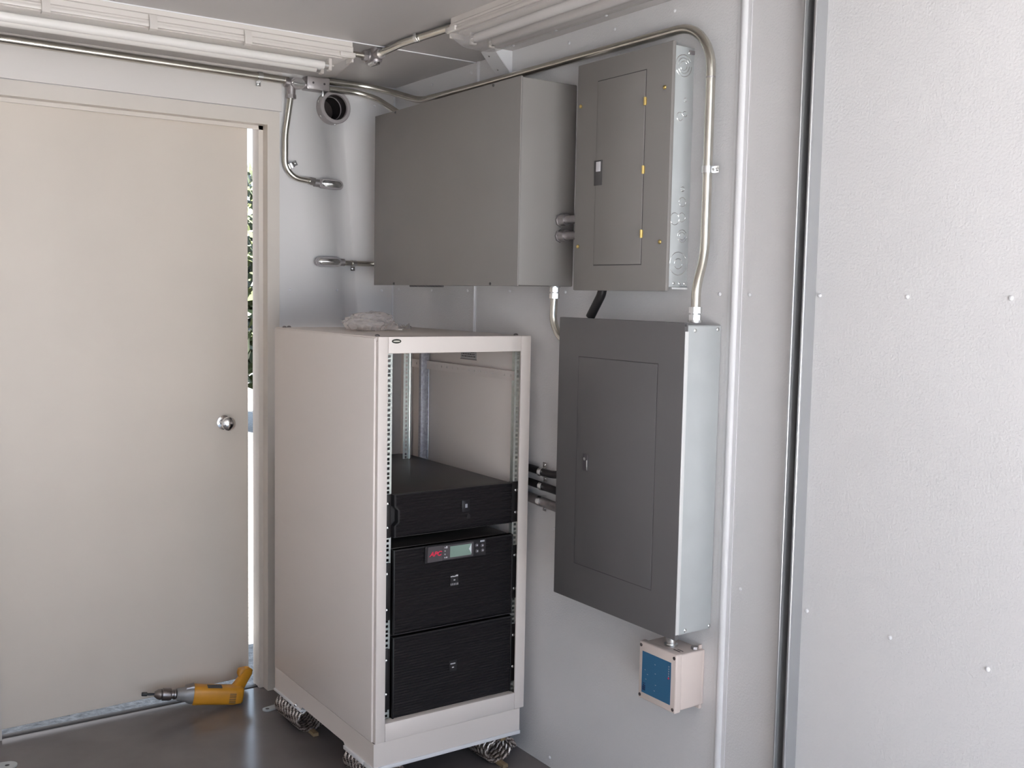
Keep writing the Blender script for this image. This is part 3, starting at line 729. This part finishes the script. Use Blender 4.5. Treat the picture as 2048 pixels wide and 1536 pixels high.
b = NB(); holed(b, (RX1 - .0220, -.985, 1.272), (0, 0, 1), (0, 1, 0), .026, [.02 + .037 * k for k in range(18)], .70, .007)
thicken(b, b.faces[:], (-.002, 0, 0)); box(b, (RX1 - .0245, -.985, 1.270), (RX1 - .0125, -.285, 1.2725)); box(b, (RX1 - .0245, -.985, 1.2975), (RX1 - .0125, -.285, 1.300))
obj('cross_rail', b, M['rack'], rack, angle=30)
b = NB(); holed(b, (RX0 + .0195, -.985, 1.272), (0, 0, 1), (0, 1, 0), .026, [.02 + .037 * k for k in range(18)], .70, .007)
thicken(b, b.faces[:], (.002, 0, 0)); obj('cross_rail', b, M['rack'], rack, angle=30)
RL = 1.375 - .235
def mount_rail(name, x0, x1, y, web_x, depth, m, inward):
    """face plate with square holes at x0..x1, y; web running back from web_x by depth, flange with holes"""
    b = NB(); holed(b, (x0, y, .235), (1, 0, 0), (0, 0, 1), x1 - x0, u_holes(RL), RL, .0085)
    f0 = b.faces[:]; thicken(b, f0, (0, .0018, 0)); k0 = set(b.faces)
    holed(b, (web_x, y, .235), (0, 1, 0), (0, 0, 1), depth, [.02 + .025 * k for k in range(int(RL / .025))], RL, .005)
    thicken(b, [f for f in b.faces if f not in k0], (.0018 * inward, 0, 0))
    return obj(name, b, m, rack, angle=30)
mount_rail('mounting_rail', -.5515, -.530, -.998, -.5515, .045, M['rail'], 1)
mount_rail('mounting_rail', -.083, -.0595, -.998, -.0615, .045, M['rail'], -1)
# rear pair of mounting rails and the galvanised channel beside the right one
b = NB(); holed(b, (-.555, -.42, .235), (1, 0, 0), (0, 0, 1), .03, u_holes(RL), RL, .0085); thicken(b, b.faces[:], (0, .0018, 0)); obj('mounting_rail', b, M['rail'], rack, angle=30)
b = NB(); holed(b, (-.176, -.42, .235), (1, 0, 0), (0, 0, 1), .024, u_holes(RL), RL, .0085)
thicken(b, b.faces[:], (0, .0018, 0)); k0 = set(b.faces)
holed(b, (-.1515, -.42, .235), (.75, .66, 0), (0, 0, 1), .024, u_holes(RL), RL, .006)
thicken(b, [f for f in b.faces if f not in k0], (-.0012, .0013, 0))
cyl(b, (-.1518, -.4225, .235), (-.1518, -.4225, .235 + RL), .0032, 8)
obj('mounting_rail', b, M['rail'], rack, angle=30)
b = NB(); box(b, (-.098, -.412, .235), (-.066, -.395, 1.375), .001); ch = obj('rear_channel', b, M['rail_blue'], rack)
b = NB(); box(b, (-.0665, -.414, .235), (-.0635, -.395, 1.375), .0005)
for k in range(44): 
    z = .25 + .0255 * k
    for x in (-.0945, -.0705): cyl(b, (x, -.4125, z), (x, -.4118, z), .0016, 6)
obj('channel_edge', b, M['zinc'], ch)
# sticker inside, on the right panel
b = NB(); box(b, (RX1 - .0128, -.735, 1.322), (RX1 - .0121, -.632, 1.40), .0001, 1); st = obj('sticker', b, M['paper'], rack)
st['label'] = 'silver printed sticker'
b = NB()
for i in range(8):
    y = -.640
    while y > -.722:
        w = random.uniform(.004, .014); box(b, (RX1 - .0134, y, 1.330 + .008 * i), (RX1 - .0129, y - w, 1.3335 + .008 * i)); y -= w + .004
box(b, (RX1 - .0134, -.737, 1.3205), (RX1 - .0126, -.630, 1.3225)); obj('print', b, M['darkprint'], st)
# plinth under the rack with the white base flange
b = NB(); prism(b, [(RY0 + .003, .118), (RY0 + .003, RZ0 - .001), (RY1, RZ0 - .001), (RY1, .106), (-.49, .106), (-.505, .118), (-.83, .118), (-.845, .106), (RY0 + .003, .106)][::-1], 'X', RX0 + .0015, RX0 + .004)
prism(b, [(RY0 + .003, .106), (RY0 + .003, RZ0 - .001), (RY1, RZ0 - .001), (RY1, .106)][::-1], 'X', RX1 - .018, RX1 - .0155)
box(b, (RX0 + .0015, RY0 + .0015, .112), (RX1 - .0155, RY0 + .004, RZ0 - .001)); box(b, (RX0 + .0015, RY1, .112), (RX1 - .0155, RY1 - .003, RZ0 - .001))
obj('plinth', b, M['rack'], rack, angle=30)
b = NB(); box(b, (RX0 - .004, RY0 - .001, .099), (RX1 - .013, RY0 + .06, .1115), .0015); box(b, (RX0 - .004, -.84, .099), (RX0 + .05, RY0 + .0605, .1115), .0015); box(b, (RX0 - .004, RY1, .099), (RX0 + .05, -.50, .1065), .0015); box(b, (RX1 - .065, RY1, .099), (RX1 - .0135, RY0 + .0605, .1115), .0015)
box(b, (RX0 + .05, RY1, .099), (RX1 - .065, RY1 - .05, .1065))
obj('base_flange', b, M['bead'], rack)
screws('bolt', rack, [(RX0 - .0005, -.455, .1105)], (-1, 0, .4), .006, .008, M['zinc'])

# ------------------------------------------------------------------ wire rope isolators
def rope_coil(c, axis_len, R, turns, r, n_turn=54):
    """helix of twisted wire rope: axis along y"""
    b = NB(); N_ = int(turns * n_turn); rows = []
    n = 12
    for i in range(N_ + 1):
        a = 2 * PI * i / n_turn
        def P(a_): 
            return Vector((c[0] + R * 1.34 * math.cos(a_), c[1] - axis_len / 2 + axis_len * a_ / (2 * PI * turns), c[2] + R * math.sin(a_)))
        p = P(a); t = (P(a + .01) - P(a - .01)).normalized()
        e1 = Vector((math.cos(a), 0, math.sin(a))); e2 = t.cross(e1).normalized(); e1 = e2.cross(t)
        row = []
        for k in range(n):
            th = 2 * PI * k / n; tw = th + i * .42
            rr = r * (1 + .10 * math.cos(3 * tw))
            row.append(b.verts.new(p + (e1 * math.cos(th) + e2 * math.sin(th)) * rr))
        rows.append(row)
    for i in range(N_):
        for k in range(n): 
            f = b.faces.new((rows[i][k], rows[i][(k + 1) % n], rows[i + 1][(k + 1) % n], rows[i + 1][k]))
            if math.cos(3 * (2 * PI * (k + .5) / n + (i + .5) * .42)) < -.25: f.material_index = 1  # valleys between the strands take the darker colour
    b.faces.new(rows[0][::-1]); b.faces.new(rows[-1])
    return b
def isolator(x, y, label, first=None):
    t = thing('wire_rope_isolator', label, 'vibration isolator', (x, y, 0), 'wire rope isolators under the rack')
    if first:
        for ch in first.children:
            k = ch.copy(); COL.objects.link(k); k.parent = t
            for g in ch.children:
                q = g.copy(); COL.objects.link(q); q.parent = k
        return t
    obj('wire_rope', rope_coil((x, y, .050), .21, .0395, 10, .0073), [M['rope'], M['rope_gap']], t, angle=180)
    b = NB(); box(b, (x - .010, y - .135, .0005), (x + .010, y + .135, .0125), .0015); obj('bottom_bar', b, M['goldbar'], t)
    b = NB(); box(b, (x - .010, y - .118, .0865), (x + .010, y + .118, .0985), .0015); obj('top_bar', b, M['goldbar'], t)
    for k in range(4): obj('bolt', hexnut(NB(), (x, y - .09 + .06 * k, .0125), (x, y - .09 + .06 * k, .019), .007), M['chuck'], t)
    return t
iso = isolator(-.551, -.365, 'coiled wire rope isolator under the rack, nearest the door frame')
isolator(-.535, -.905, 'coiled wire rope isolator under the front corner of the rack nearest the viewer', iso)
isolator(-.128, -.920, 'coiled wire rope isolator under the rack corner beside the panel wall', iso)
# small plates lying on the floor
def floor_plate(label, x, y, rz, L=.07, Wd=.035):
    b = NB(); n = 10; M3 = Matrix.Rotation(rz, 3, 'Z')
    outer = [(-L / 2, -Wd / 2), (L / 2 - Wd / 2, -Wd / 2)] + [(L / 2 - Wd / 2 + Wd / 2 * math.cos(a), Wd / 2 * math.sin(a)) for a in [(-PI / 2 + PI * k / n) for k in range(1, n)]] + [(L / 2 - Wd / 2, Wd / 2), (-L / 2, Wd / 2)]
    prism(b, outer, 'Z', 0.0005, .005)
    hb = NB(); cyl(hb, (L / 2 - Wd / 2, 0, .0045), (L / 2 - Wd / 2, 0, .0056), .007, 14)
    for q in (b, hb):
        for v in q.verts: v.co = M3 @ v.co + Vector((x, y, 0))
    o = obj('floor_bracket', b, M['galv'], loc=(x, y, 0)); tag(o, label, 'bracket')
    obj('hole', hb, M['grey_line'], o)
floor_plate('small galvanised bracket on the floor beside the rack isolator', -.590, -.185, math.radians(190))
floor_plate('galvanised bracket lying on the floor in the near left corner', -1.505, -.185, math.radians(-12), .10, .06)

# ------------------------------------------------------------------ rack-mounted equipment
EY = -1.000
def ears(t, z0, z1, xs=(-.556, -.060), screws_z=()):
    for s, x in ((1, xs[0]), (-1, xs[1])):
        b = NB(); box(b, (x, EY, z0), (x + s * (.0225 if s > 0 else .031), EY - .004, z1), .0008); e = obj('mounting_ear', b, M['black'], t)
        screws('screw', e, [(x + s * (.011 if s > 0 else .014), EY - .004, z) for z in screws_z], (0, -1, 0), .0052, .004, M['zinc'], 'bright zinc screw')
def ribbed(b, xl, xr, z0, z1, y, pitch=.0083, depth=.0042):
    """horizontal louvre ribs; xl may be a function of z"""
    n = int((z1 - z0) / pitch); f = xl if callable(xl) else (lambda z: xl)
    g = xr if callable(xr) else (lambda z: xr)
    for i in range(n):
        za = z0 + (z1 - z0) * i / n; zb = z0 + (z1 - z0) * (i + 1) / n; zm = za + (zb - za) * .55
        a, c = f((za + zb) / 2), g((za + zb) / 2)
        vs = [b.verts.new(p) for p in ((a, y, za), (c, y, za), (a, y - depth, zm), (c, y - depth, zm), (a, y, zb), (c, y, zb))]
        b.faces.new((vs[0], vs[1], vs[3], vs[2])); b.faces.new((vs[2], vs[3], vs[5], vs[4]))
def unit(name, label, cat, z0, z1, screws_z, earz, ytop=-.30):
    t = thing(name, label, cat, (-.314, -.65, z0))
    b = NB(); box(b, (-.530, -.996, z0 + .001), (-.099, ytop, z1 - .001), .002); obj('chassis', b, M['blacktop'], t)
    ears(t, earz[0], earz[1], screws_z=screws_z)
    return t
# top unit
t = unit('network_module', 'topmost black ribbed rack unit below the empty rack space', 'rack equipment', .808, .941, (.912, .838), (.806, .940))
def notch(z): 
    a = abs(z - .874)
    return -.519 if a < .018 else (-.519 - .0125 * (a - .018) / .012 if a < .030 else -.5315)
b = NB(); box(b, (-.533, -1.0, .8085), (-.096, -1.019, .8105)); box(b, (-.533, -1.0, .938), (-.096, -1.019, .9405)); box(b, (-.1, -1.0, .809), (-.096, -1.019, .940)); box(b, (-.5345, -.999, .809), (-.097, -1.0005, .940))
bez = obj('bezel', b, M['bezel'], t)
b = NB(); ribbed(b, lambda z: notch(z) + .006, -.100, .811, .938, -1.0145); obj('louvre', b, M['bezel_edge'], bez)
b = NB(); zz = [.8095, .844, .856, .892, .904, .9395]; rows = []
for z in zz: rows.append([b.verts.new((notch(z) + dx, y, z)) for dx, y in ((0, -1.0), (0, -1.0215), (.0065, -1.0215), (.0065, -1.0))])
for i in range(len(zz) - 1):
    for k in range(4): b.faces.new((rows[i][k], rows[i][(k + 1) % 4], rows[i + 1][(k + 1) % 4], rows[i + 1][k]))
b.faces.new(rows[0]); b.faces.new(rows[-1]); obj('bezel_edge', b, M['bezel_edge'], bez, angle=25)
b = NB(); box(b, (-.290, -1.0145, .864), (-.262, -1.0205, .900), .001); sk = obj('socket', b, M['dispblack'], t)
b = NB(); box(b, (-.2785, -1.0200, .876), (-.2735, -1.0212, .888)); box(b, (-.2725, -1.0200, .876), (-.2705, -1.0212, .888)); obj('print', b, M['button'], sk)
b = NB(); cyl(b, (-.266, -1.016, .848), (-.266, -1.0215, .848), .007, 16); obj('button', b, M['dispblack'], t)
# power unit with the display
t = unit('power_supply', 'black power unit with a small green display, middle of the rack stack', 'rack equipment', .503, .772, (.695, .583), (.550, .728))
b = NB(); box(b, (-.531, -.999, .5055), (-.092, -1.0125, .770)); box(b, (-.531, -1.0, .5055), (-.526, -1.021, .770), .001); box(b, (-.0965, -1.0, .5055), (-.092, -1.021, .770), .001); box(b, (-.526, -1.0, .5055), (-.0965, -1.021, .509)); box(b, (-.526, -1.0, .7665), (-.0965, -1.021, .770))
bez = obj('bezel', b, M['bezel'], t)
b = NB(); ribbed(b, -.526, -.425, .716, .766, -1.0150); ribbed(b, -.200, -.0965, .716, .766, -1.0150); ribbed(b, -.526, -.0965, .5095, .713, -1.0150); obj('louvre', b, M['bezel_edge'], bez)
b = NB(); prism(b, [(-1.012, .714), (-1.0225, .716), (-1.0235, .7685), (-1.012, .770)], 'X', -.424, -.200); dsp = obj('display_panel', b, M['dispblack'], t)
b = NB(); prism(b, [(-1.022, .7175), (-1.0245, .7175), (-1.0255, .7665), (-1.022, .7665)], 'X', -.415, -.362); lp = obj('logo_plate', b, M['dispgrey'], dsp)
me = text_mesh('APC', .0195, .30, .0004, .0006)
for v in me.vertices: v.co = Vector((v.co.x * 1.12, v.co.y, v.co.z))
me.materials.append(M['red']); o = bpy.data.objects.new('logo_lettering', me); COL.objects.link(o); o.parent = lp
o.location = Vector((-.3885, -1.0256, .742)) - wl(lp); o.rotation_euler = (PI / 2, 0, 0)
b = NB(); prism(b, [(-1.022, .7185), (-1.0243, .7185), (-1.0253, .7655), (-1.022, .7655)], 'X', -.361, -.248); obj('display_frame', b, M['dispgrey'], dsp)
b = NB(); prism(b, [(-1.024, .7245), (-1.0252, .7245), (-1.0258, .7600), (-1.024, .7600)], 'X', -.335, -.256); lc = obj('screen', b, M['lcd'], dsp)
b = NB(); prism(b, [(-.2565, .728), (-.2565, .7605), (-.2660, .744)], 'Y', -1.0254, -1.0262); obj('screen_reflection', b, M['lcd_hi'], lc)  # pale triangle: a reflection painted onto the screen
b = NB()
for k in range(4):
    cyl(b, (-.3535, -1.0244, .7265 + .0105 * k), (-.3535, -1.0258, .7265 + .0105 * k), .0019, 8)
box(b, (-.350, -1.0245, .7555), (-.345, -1.0256, .7625)); box(b, (-.349, -1.0245, .7245), (-.345, -1.0254, .7285))
obj('indicator_light', b, M['whiteprint'], dsp)
for (x, z) in ((-.235, .7515), (-.2335, .7325), (-.214, .7485), (-.213, .7325)):
    b = NB(); lathe(b, (x, -1.0222, z), (0, -1, 0), [(0, .0062), (.0028, .0060), (.0036, .004)], 14); obj('button', b, M['dispgrey'], dsp)
    b2 = NB(); box(b2, (x - .0022, -1.0255, z - .0022), (x + .0022, -1.0262, z + .0026)); obj('button_mark', b2, M['button'], dsp.children[-1])
b = NB(); box(b, (-.222, -1.0228, .7600), (-.206, -1.0240, .7655)); obj('print', b, M['button'], dsp)
def label_marks(t, zc, bars, ticks):
    b = NB(); box(b, (-.329, -1.0185, zc - .018), (-.3, -1.0197, zc + .018)); p = obj('name_plate', b, M['bezel'], t)
    b = NB()
    for (x0, x1, z0, z1) in bars: box(b, (-.3145 + x0, -1.0195, zc + z0), (-.3145 + x1, -1.0204, zc + z1))
    for k in range(ticks): box(b, (-.3275 + .0061 * k, -1.0195, zc - .016), (-.3255 + .0061 * k, -1.0204, zc - .0095))
    obj('print', b, M['whiteprint'], p)
label_marks(t, .648, [(-.014, -.009, .011, .014), (-.008, -.004, .0115, .0145), (-.003, .001, .011, .0135), (.002, .005, .011, .015), (.006, .013, .0115, .0165), (-.003, .003, -.001, .0025)], 5)
# battery unit
t = unit('battery_unit', 'plain black ribbed battery unit at the bottom of the rack', 'rack equipment', .231, .499, (.425, .318), (.268, .460))
b = NB(); box(b, (-.531, -.999, .2325), (-.090, -1.0125, .4975)); box(b, (-.531, -1.0, .2325), (-.526, -1.021, .4975), .001); box(b, (-.0955, -1.0, .2325), (-.091, -1.021, .4975), .001); box(b, (-.526, -1.0, .2325), (-.0955, -1.021, .236)); box(b, (-.526, -1.0, .494), (-.0955, -1.021, .4975))
bez = obj('bezel', b, M['bezel'], t)
b = NB(); ribbed(b, -.526, -.0955, .2365, .4935, -1.0150); obj('louvre', b, M['bezel_edge'], bez)
label_marks(t, .370, [(-.010, .008, .006, .0095), (-.004, .003, -.006, -.003)], 0)

# ------------------------------------------------------------------ crumpled bag on the rack
bx, by, bz = -.405, -.60, RZ1
t = thing('plastic_bag', 'crumpled clear plastic bag lying on top of the rack', 'bag', (bx, by, bz))
b = NB(); bmesh.ops.create_icosphere(b, subdivisions=4, radius=1)
for v in b.verts:
    n0 = v.co.copy()
    k = 1 + .30 * noise.noise(n0 * 1.7 + Vector((3, 1, 7))) + .22 * abs(noise.noise(n0 * 3.1 + Vector((1, 9, 2)))) + .16 * abs(noise.noise(n0 * 5.5 + Vector((4, 4, 4)))) - .07 * abs(noise.noise(n0 * 9))
    p = n0 * k
    z = p.z * .033 + .028
    v.co = Vector((bx + p.x * .078, by + p.y * .092, bz + max(.0008, z * (1.0 if n0.z > -.3 else .4))))
obj('film', b, M['bag'], t, angle=8)
b = NB(); rnd = random.Random(4); g = 14; V = {}
for i in range(g):
    for j in range(6):
        u, w = i / (g - 1), j / 5 - .5
        x = bx + .035 + u * .125; yv = by + .03 + w * (.085 - .03 * u) + .012 * noise.noise(Vector((u * 5, w * 4, 1)))
        z = bz + .003 + .018 * abs(noise.noise(Vector((u * 6, w * 6, 5)))) * (1 + u) + .012 * (1 - u)
        V[i, j] = b.verts.new((x, yv, z))
for i in range(g - 1):
    for j in range(5): b.faces.new((V[i, j], V[i + 1, j], V[i + 1, j + 1], V[i, j + 1]))
obj('flap', b, M['bag'], t, angle=10)
b = NB()
for k in range(9):
    a = rnd.uniform(0, 6.28); x = bx - .02 + rnd.uniform(-.045, .05); yv = by - .02 + rnd.uniform(-.045, .045)
    p = Vector((x, yv, bz + .0075)); d = Vector((math.cos(a), math.sin(a), .1)); cyl(b, p, p + d * .018, .0032, 8); cyl(b, p, p + d * .004, .0062, 8)
tag(obj('hardware', b, M['chuck'], loc=(bx, by, bz)), 'loose dark screws inside the plastic bag on the rack', 'hardware', kind='stuff')
b = NB(); box(b, (bx + .105, by + .02, bz + .0005), (bx + .135, by + .06, bz + .006), .001); tag(obj('white_tag', b, M['tube'], loc=(bx + .12, by + .04, bz)), 'small white tag on top of the rack beside the plastic bag', 'tag')

# ------------------------------------------------------------------ yellow drill on the floor
t = thing('power_drill', 'yellow corded power drill lying on the floor in front of the door', 'drill', (-.74, -.07, 0))
def loft(bm, secs, n=20, pw=.75):
    """secs: (centre, half width along e1, half height along e2, e1, e2)"""
    rows = []
    for c, a, h, e1, e2 in secs:
        row = []
        for k in range(n):
            th = 2 * PI * k / n; cx, sx = math.cos(th), math.sin(th)
            row.append(bm.verts.new(Vector(c) + Vector(e1) * a * math.copysign(abs(cx) ** pw, cx) + Vector(e2) * h * math.copysign(abs(sx) ** pw, sx)))
        rows.append(row)
    for i in range(len(rows) - 1):
        for k in range(n): bm.faces.new((rows[i][k], rows[i][(k + 1) % n], rows[i + 1][(k + 1) % n], rows[i + 1][k]))
    bm.faces.new(rows[0][::-1]); bm.faces.new(rows[-1])
ax = Vector((-.975, .16, .150)).normalized(); e1 = Vector((.16, .975, 0)).normalized(); e2 = e1.cross(ax) * -1
if e2.z < 0: e2 = -e2
O = Vector((-.705, -.070, .0400))
def at(s): return O + ax * s
b = NB(); loft(b, [(at(-.045), .020, .026, e1, e2), (at(-.038), .028, .031, e1, e2), (at(-.01), .033, .0345, e1, e2), (at(.10), .033, .0350, e1, e2), (at(.133), .033, .0365, e1, e2), (at(.138), .031, .035, e1, e2)], pw=.6)
mh = obj('motor_housing', b, M['yellow'], t, angle=45)
b = NB()
for k in range(6): 
    c = at(.0 - .003) - e1 * .0325 + e2 * (-.020 + .0065 * k)
    sweep(b, [c - ax * .012, c + ax * .012], .0016, 6)
obj('vent_slot', b, M['grey_line'], mh)
b = NB(); c = at(.065) + e2 * .0335 - e1 * .010; loft(b, [(c - ax * .026, .014, .0025, e1, e2), (c + ax * .026, .014, .0025, e1, e2)], pw=.3); obj('label', b, M['grey_line'], mh)
b = NB(); loft(b, [(at(.138), .030, .034, e1, e2), (at(.150), .030, .033, e1, e2), (at(.165), .028, .026, e1, e2), (at(.185), .024, .022, e1, e2), (at(.196), .020, .020, e1, e2)], pw=.8); obj('gear_case', b, M['drillgrey'], t, angle=40)
b = NB(); loft(b, [(at(.138) + e2 * .030, .020, .010, e1, e2), (at(.166) + e2 * .024, .018, .008, e1, e2)], pw=.5); obj('gear_cap', b, M['chuck'], t)
b = NB(); lathe(b, at(.196), ax, [(0, .015), (.004, .019), (.010, .019), (.012, .0165), (.018, .0165), (.019, .021), (.024, .0225), (.050, .0225), (.052, .018), (.056, .020), (.066, .018), (.078, .0095)], 24); obj('chuck', b, M['chuck'], t, angle=30)
b = NB(); lathe(b, at(.270), ax, [(0, .0045), (.028, .0045), (.030, .0075), (.046, .0075), (.048, .006)], 12); obj('driver_bit', b, M['black'], t, angle=30)
# handle: bends away up to the door frame
H = [(-.700, -.070, .042), (-.676, -.058, .054), (-.648, -.040, .076), (-.626, -.026, .098), (-.618, -.020, .108)]
b = NB(); secs = []
for i, p in enumerate(H):
    d = (Vector(H[min(i + 1, 4)]) - Vector(H[max(i - 1, 0)])).normalized(); q1 = d.cross(Vector((0, 1, 0))).normalized(); q2 = d.cross(q1)
    secs.append((p, (.030, .024, .020, .021, .018)[i], (.022, .020, .018, .018, .015)[i], q1, q2))
loft(b, secs, pw=.7); hn = obj('handle', b, M['yellow'], t, angle=45)
b = NB(); loft(b, [((-.652, -.034, .086), .010, .010, (1, 0, 0), (0, 1, 0)), ((-.648, -.030, .102), .017, .014, (1, 0, 0), (0, 1, 0)), ((-.638, -.026, .116), .022, .014, (1, 0, 0), (0, 1, 0))], pw=.7); obj('handle_end', b, M['yellow'], hn, angle=45)
b = NB(); loft(b, [((-.672, -.046, .072), .007, .008, (1, 0, 0), (0, 1, 0)), ((-.662, -.040, .086), .006, .007, (1, 0, 0), (0, 1, 0))], pw=.8); obj('trigger', b, M['black'], hn)
